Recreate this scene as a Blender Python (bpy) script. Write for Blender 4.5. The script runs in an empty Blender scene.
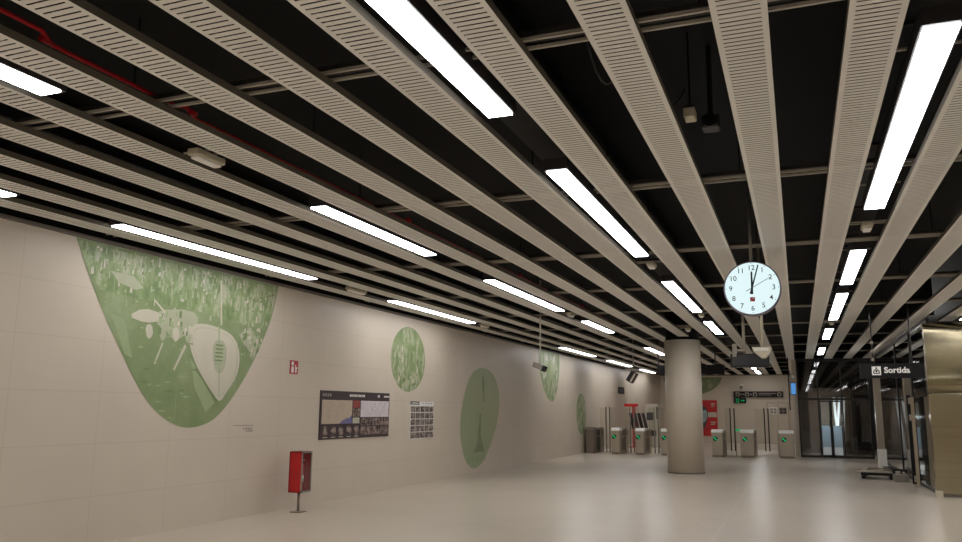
import bpy, bmesh, math, random
from mathutils import Matrix, Vector
random.seed(7)
scene = bpy.context.scene
COL = scene.collection
PI = math.pi

# ------------------------------------------------------------------ materials
def new_mat(name):
    m = bpy.data.materials.new(name); m.use_nodes = True
    nt = m.node_tree; nt.nodes.clear()
    out = nt.nodes.new('ShaderNodeOutputMaterial')
    return m, nt, out

def rgb(c):      # sRGB 0-255 -> linear
    return tuple(((v/255)/12.92 if v/255 <= .04045 else ((v/255+.055)/1.055)**2.4) for v in c) + (1.0,)

def noise(nt, scale, detail=4, rough=.55, coord='Object', stretch=(1, 1, 1)):
    tc = nt.nodes.new('ShaderNodeTexCoord'); mp = nt.nodes.new('ShaderNodeMapping')
    mp.inputs['Scale'].default_value = stretch
    n = nt.nodes.new('ShaderNodeTexNoise')
    n.inputs['Scale'].default_value = scale; n.inputs['Detail'].default_value = detail; n.inputs['Roughness'].default_value = rough
    nt.links.new(tc.outputs[coord], mp.inputs[0]); nt.links.new(mp.outputs[0], n.inputs['Vector'])
    return n

def ramp(nt, src, stops, interp='LINEAR'):
    r = nt.nodes.new('ShaderNodeValToRGB'); r.color_ramp.interpolation = interp
    el = r.color_ramp.elements
    while len(el) < len(stops): el.new(.5)
    for e, (p, c) in zip(el, stops): e.position = p; e.color = c
    nt.links.new(src, r.inputs[0]); return r

def mat(name, c, rough=.6, metal=0.0, var=.06, scale=3.0, spec=.5, stretch=(1, 1, 1)):
    m, nt, out = new_mat(name)
    b = nt.nodes.new('ShaderNodeBsdfPrincipled')
    b.inputs['Roughness'].default_value = rough; b.inputs['Metallic'].default_value = metal
    b.inputs['Specular IOR Level'].default_value = spec
    L = rgb(c)
    n = noise(nt, scale, stretch=stretch)
    r = ramp(nt, n.outputs[0], [(.25, tuple(v*(1-var) for v in L[:3])+(1,)), (.75, tuple(min(1, v*(1+var)) for v in L[:3])+(1,))])
    nt.links.new(r.outputs[0], b.inputs['Base Color'])
    nt.links.new(b.outputs[0], out.inputs[0])
    return m

def emit(name, c, s):
    m, nt, out = new_mat(name)
    e = nt.nodes.new('ShaderNodeEmission'); e.inputs[0].default_value = rgb(c); e.inputs[1].default_value = s
    nt.links.new(e.outputs[0], out.inputs[0]); return m

def glass(name, tint, gloss=1.0, rough=.02):
    m, nt, out = new_mat(name)
    t = nt.nodes.new('ShaderNodeBsdfTransparent'); t.inputs[0].default_value = tint + (1,)
    g = nt.nodes.new('ShaderNodeBsdfGlossy'); g.inputs[0].default_value = (gloss, gloss, gloss, 1); g.inputs['Roughness'].default_value = rough
    f = nt.nodes.new('ShaderNodeFresnel'); gm = nt.nodes.new('ShaderNodeNewGeometry')
    # the node inverts the index on back faces; a thin pane must not: 1.5 outside, 1/1.5 inside
    nt.links.new(math_node(nt, 'SUBTRACT', 1.5, math_node(nt, 'MULTIPLY', gm.outputs['Backfacing'], .8333)), f.inputs[0])
    mx = nt.nodes.new('ShaderNodeMixShader')
    nt.links.new(f.outputs[0], mx.inputs[0]); nt.links.new(t.outputs[0], mx.inputs[1]); nt.links.new(g.outputs[0], mx.inputs[2])
    nt.links.new(mx.outputs[0], out.inputs[0]); return m

def math_node(nt, op, a, b=None):
    n = nt.nodes.new('ShaderNodeMath'); n.operation = op
    for i, v in enumerate((a, b)):
        if v is None: continue
        if isinstance(v, (int, float)): n.inputs[i].default_value = v
        else: nt.links.new(v, n.inputs[i])
    return n.outputs[0]

def joints(nt, coord, pitch, off, half):
    """1 within half of the lines coord = off + k * pitch"""
    a = math_node(nt, 'SUBTRACT', coord, off)
    a = math_node(nt, 'DIVIDE', a, pitch)
    f = math_node(nt, 'FRACT', a)
    d = math_node(nt, 'ABSOLUTE', math_node(nt, 'SUBTRACT', f, .5))
    return math_node(nt, 'GREATER_THAN', d, .5 - half/pitch)

def wall_panel_mat(name, c, horiz, pv, ov, ph, oh, rough=.42, jdark=.91, ceil=False):
    m, nt, out = new_mat(name)
    b = nt.nodes.new('ShaderNodeBsdfPrincipled'); b.inputs['Roughness'].default_value = rough
    b.inputs['Specular IOR Level'].default_value = .35
    g = nt.nodes.new('ShaderNodeNewGeometry'); s = nt.nodes.new('ShaderNodeSeparateXYZ')
    nt.links.new(g.outputs['Position'], s.inputs[0])
    j = math_node(nt, 'MAXIMUM', joints(nt, s.outputs[2], pv, ov, .006), joints(nt, s.outputs[horiz], ph, oh, .006))
    L = rgb(c)
    n = noise(nt, .7, 3)
    r = ramp(nt, n.outputs[0], [(.3, tuple(v*.96 for v in L[:3])+(1,)), (.7, tuple(v*1.04 for v in L[:3])+(1,))])
    mx = nt.nodes.new('ShaderNodeMixRGB'); mx.blend_type = 'MULTIPLY'
    mx.inputs[2].default_value = (jdark, jdark*.99, jdark*.97, 1)
    nt.links.new(j, mx.inputs[0]); nt.links.new(r.outputs[0], mx.inputs[1])
    nt.links.new(mx.outputs[0], b.inputs['Base Color']); nt.links.new(b.outputs[0], out.inputs[0])
    return m

def floor_mat():
    m, nt, out = new_mat('terrazzo floor')
    b = nt.nodes.new('ShaderNodeBsdfPrincipled')
    g = nt.nodes.new('ShaderNodeNewGeometry'); s = nt.nodes.new('ShaderNodeSeparateXYZ')
    nt.links.new(g.outputs['Position'], s.inputs[0])
    L = rgb(FLOOR_C)
    n1 = noise(nt, .5, 5, .6, 'Object'); n2 = noise(nt, 90, 2, .5, 'Object')
    r1 = ramp(nt, n1.outputs[0], [(.3, tuple(v*.93 for v in L[:3])+(1,)), (.7, tuple(v*1.05 for v in L[:3])+(1,))])
    r2 = ramp(nt, n2.outputs[0], [(.3, (.94, .94, .94, 1)), (.7, (1.05, 1.05, 1.05, 1))])
    mx = nt.nodes.new('ShaderNodeMixRGB'); mx.blend_type = 'MULTIPLY'; mx.inputs[0].default_value = 1
    nt.links.new(r1.outputs[0], mx.inputs[1]); nt.links.new(r2.outputs[0], mx.inputs[2])
    # joints of the big slabs
    j = math_node(nt, 'MAXIMUM', joints(nt, s.outputs[0], 5.6, -1.1, .012), joints(nt, s.outputs[1], 5.6, 16.75, .012))
    mj = nt.nodes.new('ShaderNodeMixRGB'); mj.blend_type = 'MIX'
    mj.inputs[2].default_value = tuple(v*1.22 for v in L[:3]) + (1,)
    nt.links.new(math_node(nt, 'MULTIPLY', j, .6), mj.inputs[0]); nt.links.new(mx.outputs[0], mj.inputs[1])
    # scuffs of dust near the slab joint
    n3 = noise(nt, 5, 6, .7, 'Object')
    md = nt.nodes.new('ShaderNodeMixRGB'); md.blend_type = 'MULTIPLY'; md.inputs[2].default_value = (.90, .89, .88, 1)
    vd = nt.nodes.new('ShaderNodeVectorMath'); vd.operation = 'DISTANCE'; vd.inputs[1].default_value = (-1.25, 13.2, 0)
    nt.links.new(g.outputs['Position'], vd.inputs[0])
    near = ramp(nt, math_node(nt, 'DIVIDE', vd.outputs['Value'], 4), [(.3, (1, 1, 1, 1)), (.6, (0, 0, 0, 1))]).outputs[0]
    nt.links.new(math_node(nt, 'MULTIPLY', ramp(nt, n3.outputs[0], [(.52, (0, 0, 0, 1)), (.62, (1, 1, 1, 1))]).outputs[0], math_node(nt, 'MULTIPLY', near, .8)), md.inputs[0]); nt.links.new(mj.outputs[0], md.inputs[1])
    nt.links.new(md.outputs[0], b.inputs['Base Color'])
    b.inputs['Roughness'].default_value = .29
    b.inputs['Specular IOR Level'].default_value = .5
    nt.links.new(b.outputs[0], out.inputs[0]); return m

def photo_mat(name, stops, scale, stretch=(1, 1, 1), rough=.4, detail=6, vor=0):
    m, nt, out = new_mat(name)
    b = nt.nodes.new('ShaderNodeBsdfPrincipled'); b.inputs['Roughness'].default_value = rough
    b.inputs['Specular IOR Level'].default_value = .35
    n = noise(nt, scale, detail, .68, 'Object', stretch)
    r = ramp(nt, n.outputs[0], [(p, rgb(c)) for p, c in stops])
    nt.links.new(r.outputs[0], b.inputs['Base Color']); nt.links.new(b.outputs[0], out.inputs[0]); return m

WALL_C = (203, 191, 174)
FLOOR_C = (197, 184, 167)
M = {}
M['wall'] = wall_panel_mat('beige wall panels', WALL_C, 1, .605, .553, 1.2, 6.09)
M['wall_far'] = wall_panel_mat('beige far wall', WALL_C, 0, .605, .553, 1.2, .3)
M['floor'] = floor_mat()
M['black'] = mat('black soffit paint', (13, 12, 13), .7, var=.3, scale=1.2, spec=.2)
M['duct'] = mat('black duct', (20, 19, 20), .5, var=.3, spec=.3)
M['slat'] = mat('beige lacquered slat', (232, 229, 222), .5, var=.03, scale=.6, spec=.3)
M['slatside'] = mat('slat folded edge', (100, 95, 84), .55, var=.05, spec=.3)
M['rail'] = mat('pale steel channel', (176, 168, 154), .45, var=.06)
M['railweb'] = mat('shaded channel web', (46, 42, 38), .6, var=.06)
M['housing'] = mat('dark grey housing', (46, 42, 44), .5, var=.1)
M['lamp'] = emit('cool white diffuser', (250, 250, 252), 15.0)
M['lampweak'] = emit('dim lobby diffuser', (225, 235, 240), 2.0)
M['trim'] = mat('grey edge trim', (112, 104, 94), .5)
M['column'] = mat('column render', (198, 186, 168), .36, var=.03, scale=1.5, stretch=(4, 4, .4))
M['red'] = mat('red lacquer', (176, 20, 22), .35, var=.05)
M['redpipe'] = mat('red pipe paint', (205, 22, 32), .4, var=.05)
M['grey'] = mat('mid grey metal', (140, 134, 124), .4, .3, var=.06)
M['steel'] = mat('stainless', (150, 140, 126), .38, .85, var=.06, scale=2, stretch=(1, 1, 12))
def brushed(name, c):
    m, nt, out = new_mat(name)
    b = nt.nodes.new('ShaderNodeBsdfPrincipled'); b.inputs['Metallic'].default_value = 1; b.inputs['Roughness'].default_value = .24
    b.inputs['Anisotropic'].default_value = .85
    t = nt.nodes.new('ShaderNodeTangent'); t.direction_type = 'RADIAL'; t.axis = 'Z'
    nt.links.new(t.outputs[0], b.inputs['Tangent']); b.inputs['Anisotropic Rotation'].default_value = ANISO
    L = rgb(c); n = noise(nt, 1.5, stretch=(.3, 1, 24))
    r = ramp(nt, n.outputs[0], [(.25, tuple(v*.92 for v in L[:3])+(1,)), (.75, tuple(v*1.08 for v in L[:3])+(1,))])
    nt.links.new(r.outputs[0], b.inputs['Base Color']); nt.links.new(b.outputs[0], out.inputs[0]); return m
ANISO = 0.0
M['brass'] = brushed('brushed warm steel', (164, 153, 126))
M['gate'] = mat('gate satin steel', (176, 164, 146), .42, .35, var=.04)
M['gatedark'] = mat('gate side panel', (128, 115, 102), .45, .3, var=.05)
M['white'] = mat('white plastic', (248, 246, 240), .4, var=.02)
M['beige'] = mat('beige plastic', (200, 192, 168), .45, var=.03)
M['blackgloss'] = mat('black gloss', (12, 11, 13), .25, var=.1)
M['blackmatt'] = mat('black sign face', (15, 13, 15), .5, var=.1, spec=.3)
M['darkmetal'] = mat('dark anodised metal', (38, 33, 31), .4, .4, var=.1)
M['darkwall'] = mat('dark lobby lining', (44, 38, 35), .5, var=.1)
M['darkpanel'] = mat('smoked panel', (30, 27, 26), .22, var=.1)
M['dial'] = emit('lit clock dial', (220, 241, 243), 1.0)
M['clockrim'] = mat('violet grey clock case', (112, 104, 118), .4, .3, var=.05)
M['ink'] = mat('black ink', (24, 24, 34), .5, var=.05)
M['redink'] = mat('red ink', (190, 30, 50), .5, var=.05)
M['whiteink'] = mat('white ink', (225, 222, 216), .5, var=.02)
M['greyink'] = mat('grey ink', (150, 140, 128), .5, var=.02)
M['greenlit'] = emit('green lit sign', (30, 160, 90), .55)
M['greenlogo'] = emit('green gate arrow', (40, 190, 110), .7)
M['bluescreen'] = emit('blue lit screen', (90, 150, 215), .8)
def frosted(name, c):
    m, nt, out = new_mat(name)
    d = nt.nodes.new('ShaderNodeBsdfDiffuse'); t = nt.nodes.new('ShaderNodeBsdfTranslucent'); mx = nt.nodes.new('ShaderNodeMixShader')
    d.inputs[0].default_value = rgb(c); t.inputs[0].default_value = rgb(c); mx.inputs[0].default_value = .5
    nt.links.new(d.outputs[0], mx.inputs[1]); nt.links.new(t.outputs[0], mx.inputs[2]); nt.links.new(mx.outputs[0], out.inputs[0]); return m
M['frost'] = frosted('frosted blue grey glass', (196, 210, 218))
M['frostlow'] = frosted('frosted pale strip', (244, 247, 249))
M['glassdark'] = glass('smoked glass', (.66, .64, .62))
M['glassclear'] = glass('clear glass', (.90, .92, .91))
M['glassgate'] = glass('gate glass', (.94, .94, .92), .7)
M['cabglass'] = glass('cabinet glass', (.97, .97, .97), .5)
M['wood'] = mat('raw pine edge', (182, 166, 140), .6, var=.08, scale=6, stretch=(1, 1, .2))
M['cable'] = mat('grey cable', (90, 88, 86), .5)
# photograph prints (duotone green)
M['g_mix'] = photo_mat('green duotone city', [(.30, (110, 130, 82)), (.46, (128, 146, 98)), (.56, (150, 162, 120)), (.66, (184, 182, 158)), (.8, (120, 138, 92))], 2.4, (1, 1.4, .8))
M['g_plain'] = photo_mat('green duotone water', [(.35, (122, 139, 94)), (.55, (136, 151, 108)), (.75, (158, 168, 132))], 1.4, (1, 1, 1))
M['g_dark'] = mat('green duotone dark', (112, 130, 84), .4, var=.12, scale=5)
M['g_mid'] = mat('green duotone mid', (152, 166, 124), .4, var=.08, scale=4)
M['g_pale'] = mat('green duotone pale', (196, 190, 170), .4, var=.05, scale=3)
M['g_pale2'] = mat('green duotone grey', (170, 172, 144), .4, var=.08, scale=4)
M['g_trees'] = photo_mat('green duotone trees', [(.34, (110, 130, 84)), (.44, (126, 146, 96)), (.53, (146, 160, 116)), (.59, (184, 182, 156)), (.66, (134, 150, 104))], 3.4, (1, 1.6, .7))
M['g_sky'] = photo_mat('green duotone sky', [(.3, (150, 160, 122)), (.7, (162, 168, 134))], .8)
M['g_shade'] = photo_mat('green duotone statue', [(.3, (118, 130, 96)), (.7, (138, 148, 112))], 3)
M['p_dark'] = mat('poster brown black', (58, 44, 48), .45, var=.1)
M['p_tan'] = photo_mat('poster map tan', [(.35, (176, 160, 140)), (.6, (188, 172, 152)), (.7, (160, 150, 128))], 7)
M['p_blue'] = mat('poster sea blue', (112, 108, 150), .45)
M['p_lilac'] = photo_mat('poster map lilac', [(.3, (216, 206, 208)), (.6, (204, 194, 198)), (.68, (168, 156, 166))], 9)
M['p_red'] = mat('poster red', (150, 66, 58), .45, var=.2, scale=12)
M['p_pic'] = photo_mat('poster photographs', [(.34, (40, 32, 34)), (.48, (96, 78, 74)), (.58, (168, 152, 142)), (.68, (72, 58, 58))], 11, (1, 1, 1))
M['p_pic2'] = photo_mat('poster small photographs', [(.36, (34, 28, 30)), (.5, (104, 88, 82)), (.6, (190, 178, 168)), (.7, (60, 50, 52))], 16, (1, 1, 1))
M['p_green'] = mat('poster pale green', (176, 178, 160), .45)
M['ad_red'] = mat('advert red', (196, 34, 34), .4, var=.04)
M['ad_dark'] = mat('advert figure dark', (66, 66, 70), .4, var=.2)
M['ad_teal'] = mat('advert pale teal', (150, 172, 168), .4, var=.2, scale=6)

# ------------------------------------------------------------------ mesh helpers
def box(bm, x0, x1, y0, y1, z0, z1, mi=0, mtx=None):
    v = [bm.verts.new((x, y, z)) for x in (x0, x1) for y in (y0, y1) for z in (z0, z1)]
    if mtx is not None:
        for q in v: q.co = mtx @ q.co
    for f in ((0, 1, 3, 2), (4, 6, 7, 5), (0, 4, 5, 1), (2, 3, 7, 6), (0, 2, 6, 4), (1, 5, 7, 3)):
        bm.faces.new([v[i] for i in f]).material_index = mi
    return v

def cyl(bm, p0, p1, r0, r1=None, n=16, mi=0):
    r1 = r0 if r1 is None else r1
    p0, p1 = Vector(p0), Vector(p1); d = (p1-p0).normalized()
    a = d.orthogonal().normalized(); b = d.cross(a)
    rings = []
    for p, r in ((p0, r0), (p1, r1)):
        rings.append([bm.verts.new(p + a*(r*math.cos(2*PI*i/n)) + b*(r*math.sin(2*PI*i/n))) for i in range(n)])
    for i in range(n):
        f = bm.faces.new((rings[0][i], rings[0][(i+1) % n], rings[1][(i+1) % n], rings[1][i])); f.material_index = mi; f.smooth = n > 8
    bm.faces.new(rings[0][::-1]).material_index = mi; bm.faces.new(rings[1]).material_index = mi

def tube(bm, pts, r, n=8, mi=0):
    pts = [Vector(p) for p in pts]; rings = []; a = None
    for i, p in enumerate(pts):
        d = (pts[min(i+1, len(pts)-1)] - pts[max(i-1, 0)]).normalized()
        a = d.orthogonal().normalized() if a is None else (a - d*a.dot(d)).normalized()
        c = d.cross(a)
        rings.append([bm.verts.new(p + a*(r*math.cos(2*PI*k/n)) + c*(r*math.sin(2*PI*k/n))) for k in range(n)])
    for u, v in zip(rings, rings[1:]):
        for k in range(n):
            f = bm.faces.new((u[k], u[(k+1) % n], v[(k+1) % n], v[k])); f.material_index = mi; f.smooth = True
    bm.faces.new(rings[0][::-1]).material_index = mi; bm.faces.new(rings[-1]).material_index = mi

def sphere(bm, c, r, sc=(1, 1, 1), mi=0, u=14, v=8):
    m = Matrix.Translation(c) @ Matrix.Diagonal((*sc, 1))
    k = bmesh.ops.create_uvsphere(bm, u_segments=u, v_segments=v, radius=r, matrix=m)
    for q in k['verts']:
        for f in q.link_faces: f.material_index = mi; f.smooth = True

def prism(bm, poly, fn, mi=0, t=None):
    """polygon poly (a,b pairs) placed by fn(a,b,depth); t = depth of extrusion (None: a single face)"""
    v = [bm.verts.new(fn(a, b, 0)) for a, b in poly]
    bm.faces.new(v).material_index = mi
    if t is not None:
        w = [bm.verts.new(fn(a, b, t)) for a, b in poly]
        bm.faces.new(w[::-1]).material_index = mi
        for i in range(len(v)):
            j = (i+1) % len(v); bm.faces.new((v[i], w[i], w[j], v[j])).material_index = mi

def text(bm, s, size, mtx, mi=0, bold=0.0, align='CENTER'):
    cu = bpy.data.curves.new('t', 'FONT'); cu.body = s; cu.size = size; cu.align_x = align; cu.align_y = 'CENTER'
    cu.offset = bold; cu.resolution_u = 3
    o = bpy.data.objects.new('t', cu); COL.objects.link(o)
    bpy.context.view_layer.update()
    me = bpy.data.meshes.new_from_object(o.evaluated_get(bpy.context.evaluated_depsgraph_get()))
    b2 = bmesh.new(); b2.from_mesh(me)
    for q in b2.verts: q.co = mtx @ q.co
    mp = {q: bm.verts.new(q.co) for q in b2.verts}
    for f in b2.faces:
        try: bm.faces.new([mp[q] for q in f.verts]).material_index = mi
        except ValueError: pass
    b2.free(); bpy.data.objects.remove(o); bpy.data.curves.remove(cu); bpy.data.meshes.remove(me)

XZ = Matrix(((1, 0, 0, 0), (0, 0, -1, 0), (0, 1, 0, 0), (0, 0, 0, 1)))      # text plane facing -y
def face_y(x, y, z): return Matrix.Translation((x, y, z)) @ XZ

EACH = {'hanger_rod', 'flange', 'bracket', 'hanging_rod', 'coupling', 'side_panel', 'rod_clamp', 'clamp', 'wall_bracket', 'tool', 'leaflet', 'hinge'}
def islands(bm):
    left = set(bm.verts); out = []
    while left:
        q = [left.pop()]; isl = set(q)
        while q:
            v = q.pop()
            for e in v.link_edges:
                w = e.other_vert(v)
                if w in left: left.discard(w); isl.add(w); q.append(w)
        out.append(isl)
    return out

def link(name, bm, mats, parent=None, bevel=0.0, fixn=True):
    if name in EACH:
        bm.verts.index_update(); isl = islands(bm)
        if len(isl) > 1:
            isl.sort(key=lambda g: min(v.index for v in g))
            for g in isl:
                b2 = bmesh.new(); mp = {v: b2.verts.new(v.co) for v in g}
                for f in {f for v in g for f in v.link_faces}:
                    k = b2.faces.new([mp[v] for v in f.verts]); k.material_index = f.material_index; k.smooth = f.smooth
                o = link1(name, b2, mats, parent, bevel, fixn)
            bm.free(); return o
    return link1(name, bm, mats, parent, bevel, fixn)

def link1(name, bm, mats, parent=None, bevel=0.0, fixn=True):
    if fixn: bmesh.ops.recalc_face_normals(bm, faces=bm.faces)
    me = bpy.data.meshes.new(name); bm.to_mesh(me); bm.free()
    for m in (mats if isinstance(mats, (list, tuple)) else [mats]): me.materials.append(M[m])
    o = bpy.data.objects.new(name, me); COL.objects.link(o)
    if parent is not None:
        o.parent = parent
        # geometry is written in world metres; keep it there
        if parent.parent is None: o.matrix_parent_inverse = Matrix.Translation(Vector(parent.location)).inverted()
    if bevel:
        md = o.modifiers.new('edge', 'BEVEL'); md.width = bevel; md.segments = 2; md.limit_method = 'ANGLE'
    return o

def tag(o, label, cat, group=None, kind=None):
    o['label'] = label; o['category'] = cat
    if group: o['group'] = group
    if kind: o['kind'] = kind
    return o

def thing(name, loc, label, cat, group=None):
    o = bpy.data.objects.new(name, None); COL.objects.link(o); o.location = loc; o.empty_display_size = .1
    return tag(o, label, cat, group)

def struct(name, bm, mats, **k):
    o = link(name, bm, mats, **k); o['kind'] = 'structure'; return o

def copy_thing(src, delta, label):
    r = src.copy(); COL.objects.link(r); r.location = Vector(src.location) + Vector(delta); r['label'] = label
    def kids(a, b):
        for ch in list(a.children):
            c = ch.copy(); COL.objects.link(c); c.parent = b
            kids(ch, c)
    kids(src, r); return r

def B(): return bmesh.new()

ORD = ['first', 'second', 'third', 'fourth', 'fifth', 'sixth', 'seventh', 'eighth', 'ninth', 'tenth', 'eleventh', 'twelfth', 'thirteenth', 'fourteenth']

# ------------------------------------------------------------------ the hall
H = 3.58            # underside of the slats
WX = -7.75          # left wall
YF = 45.0           # far wall
YG = 32.2           # front of the glazed lobby
XG = 2.45           # its long side
XGL = 2.53         # its long glass side
YS = 18.3           # steel cladding
TOP = 4.35
XR, YB = 8.5, -16.0

b = B(); box(b, WX-.3, XR+.3, YB-.3, YF+.3, -.2, 0); struct('floor', b, 'floor')
b = B(); box(b, WX-.3, XR+.3, YB-.3, YF+.3, TOP, TOP+.2); struct('ceiling', b, 'black')
b = B(); box(b, WX-.3, WX, YB, 40.0, 0, H); struct('wall_left', b, 'wall')
b = B()
prism(b, [(WX, 40.0), (WX-.3, 40.0), (WX-.3, YF), (-7.05, YF)], lambda p, q, d: (p, q, d), 0, H); struct('wall_corner', b, 'wall_far')
b = B(); box(b, WX-.3, 0.0, YF, YF+.3, 0, H); struct('wall_far', b, 'wall_far')
b = B(); box(b, XR, XR+.3, YB, YF, 0, H); struct('wall_right', b, 'wall')
b = B(); box(b, WX-.3, XR+.3, YB-.3, YB, 0, H); struct('wall_back', b, 'wall_far')
# black upstand above the panelled walls
b = B(); box(b, WX-.3, WX, YB, YF, H, TOP); box(b, WX, XR, YF, YF+.3, H, TOP); box(b, XR, XR+.3, YB, YF, H, TOP); box(b, WX-.3, XR+.3, YB-.3, YB, H, TOP)
struct('trim_1', b, 'black')
b = B(); box(b, WX, WX+.035, YB, 44.9, H-.035, H+.01); struct('trim_2', b, 'trim')
b = B(); box(b, -7.0, -.3, YF-.035, YF, H-.05, H); struct('trim_3', b, 'trim')
# wall end beside the glazed lobby and the lobby's dark linings
b = B(); box(b, -.17, 0.0, YG+.2, YF, 0, H); struct('wall_return', b, 'wall_far')
b = B(); box(b, 0.0, 6.6, 40.0, 40.2, 0, TOP); struct('wall_lobby_back', b, 'darkwall')
b = B(); box(b, 6.4, 6.6, YS+.25, 40.0, 0, TOP); struct('wall_lobby_right', b, 'darkwall')
b = B(); box(b, .02, XR, YG+.05, YG+.2, H+.02, TOP); box(b, XG+.12, XG+.25, YS+.2, YG, H+.02, TOP); struct('trim_4', b, 'black')
# flush double door in the far wall
b = B(); box(b, -1.55, -.45, YF-.02, YF, 0, 2.12); struct('door_1', b, 'gate')
b = B()
for x0, x1 in ((-1.5, -1.02), (-.98, -.5)): box(b, x0, x1, YF-.03, YF-.02, .03, 2.07)
o = struct('door_panel', b, 'wall_far')
o.parent = bpy.data.objects['door_1']

# ------------------------------------------------------------------ ceiling slats: folded sheet with a row of real slots
PITCH, SW, X0 = .6455, .27, -.17
def slat_mesh(y0, y1):
    b = B(); p, s, mgn = .0485, .0135, .032; h = SW/2
    n = int((y1-y0)/p)
    for i in range(n):
        a = y0 + i*p; c = a + p - s; e = a + p
        if i == n-1: e = y1; c = y1
        for (u, v, w, t) in ((-h, h, a, c),) + (((-h, -h+mgn, c, e), (h-mgn, h, c, e)) if i < n-1 else ()):
            q = [b.verts.new(z) for z in ((u, w, 0), (v, w, 0), (v, t, 0), (u, t, 0))]
            b.faces.new(q)
        if i < n-1:
            for w in (c, e):
                b.faces.new([b.verts.new(z) for z in ((-h+mgn, w, 0), (h-mgn, w, 0), (h-mgn, w, .0016), (-h+mgn, w, .0016))])
    for x in (-h, h):
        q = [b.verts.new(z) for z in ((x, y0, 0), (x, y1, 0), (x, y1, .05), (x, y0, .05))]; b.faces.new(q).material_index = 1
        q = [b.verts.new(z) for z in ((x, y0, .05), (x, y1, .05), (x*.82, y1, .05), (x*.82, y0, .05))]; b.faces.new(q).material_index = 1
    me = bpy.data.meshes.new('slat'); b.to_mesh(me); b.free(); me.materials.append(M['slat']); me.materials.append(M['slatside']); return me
me_long, me_mid, me_short = slat_mesh(YB, YF-.05), slat_mesh(YB, YG-.06), slat_mesh(YB, 19.6)
LR = ['clock', 'long lights left of the clock']
def slat_label(k):
    if k == 0: return 'perforated beige ceiling slat running just right above the round clock'
    if k < 0:
        n = -k
        if n == 11: return 'perforated beige ceiling slat closest to the panelled wall with the murals'
        return 'perforated beige ceiling slat, %s to the left of the slat above the clock' % ORD[n-1]
    return 'perforated beige ceiling slat, %s to the right of the slat above the clock' % ORD[k-1]
for k in range(-11, 7):
    me = me_long if k <= 0 else (me_mid if k <= 4 else me_short)
    o = bpy.data.objects.new('ceiling_batten', me); COL.objects.link(o)
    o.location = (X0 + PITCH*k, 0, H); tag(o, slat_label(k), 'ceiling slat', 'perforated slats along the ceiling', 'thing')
def gapx(k): return X0 + PITCH*(k+.5)        # gap to the right of slat k

# cross channels above the slats
bars = [4.05 + 3.16*i for i in range(13)]
for i, y in enumerate(bars):
    x1 = XR-.05 if y < YS else (XG+.1 if y < YG else -.3)
    r = thing('ceiling_crossbar', (0, y, H+.066), 'pale steel channel crossing above the slats, %s one from the camera' % ORD[i], 'ceiling rail', 'cross channels above the slats')
    b = B(); box(b, WX+.02, x1, y-.065, y-.046, H+.066, H+.085); box(b, WX+.02, x1, y+.046, y+.065, H+.066, H+.085)
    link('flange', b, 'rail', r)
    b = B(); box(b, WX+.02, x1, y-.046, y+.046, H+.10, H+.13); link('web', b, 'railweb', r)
    b = B()
    for q in range(-10, 4, 3):
        hx = gapx(q) + .12
        if hx < x1: cyl(b, (hx, y, H+.12), (hx, y, TOP), .006, n=6)
    link('hanger_rod', b, 'duct', r)

# ------------------------------------------------------------------ light panels
rows = {
 gapx(-3): ('in the row left of the clock', [(1.0, 4.86), (6.22, 10.18), (12.41, 16.40), (18.34, 21.35), (35.6, 39.2), (41.0, 44.0)]),
 gapx(-7): ('in the second row from the mural wall', [(.6, 3.50), (6.61, 9.25), (11.42, 15.45), (17.49, 20.2), (25.5, 28.9), (31.0, 34.5)]),
 gapx(-11): ('in the row beside the mural wall', [(1.2, 5.25), (6.57, 10.45), (13.1, 17.1), (24.7, 29.1), (31.6, 36.1), (38.8, 42.5)]),
 gapx(1): ('in the row right of the clock', [(4.44, 8.45), (10.67, 13.46), (14.57, 18.6), (20.7, 23.5), (26.8, 29.8)]),
 gapx(9): ('in the added unseen far right row', [(2.5, 6.5), (8.5, 12.5), (14.2, 17.6)]),  # row out of view, added for reflections in the steel cladding
 gapx(5): ('in the row above the steel cladding', [(2.5, 6.5), (8.5, 12.5), (15.2, 19.4)]),
}
nb = {x: 3 for x in rows}
rows = {x: (w_, l_ + [(-3.4+d_, .2+d_) for d_ in (-.6, -5.9, -11.4)]) for x, (w_, l_) in rows.items()}  # rows carried on behind the camera, unseen, for light and reflections
for x, (where, ls) in rows.items():
    for i, (y0, y1) in enumerate(ls):
        if len(ls) == 6 and i < 2: lab = 'lit ceiling panel %s, %s of three' % (where, ('nearest', 'middle')[i])
        else: lab = 'lit ceiling panel %s, %s from the camera' % (where, ORD[i])
        if y1 < .5: lab = 'lit panel behind the camera, %s back, %s' % (ORD[i-len(ls)+nb[x]], where)
        r = thing('ceiling_light', (x, (y0+y1)/2, H), lab, 'ceiling light', 'light panels between the slats')
        b = B(); box(b, x-.1, x+.1, y0-.03, y1+.03, H+.004, H+.105); link('housing', b, 'housing', r)
        b = B(); box(b, x-.086, x+.086, y0, y1, H-.008, H+.004); link('diffuser', b, 'lamp', r)
        b = B()
        for yy in (y0+.5, y1-.5): box(b, x-.185, x+.185, yy-.012, yy+.012, H+.105, H+.118)
        link('bracket', b, 'rail', r)

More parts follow.
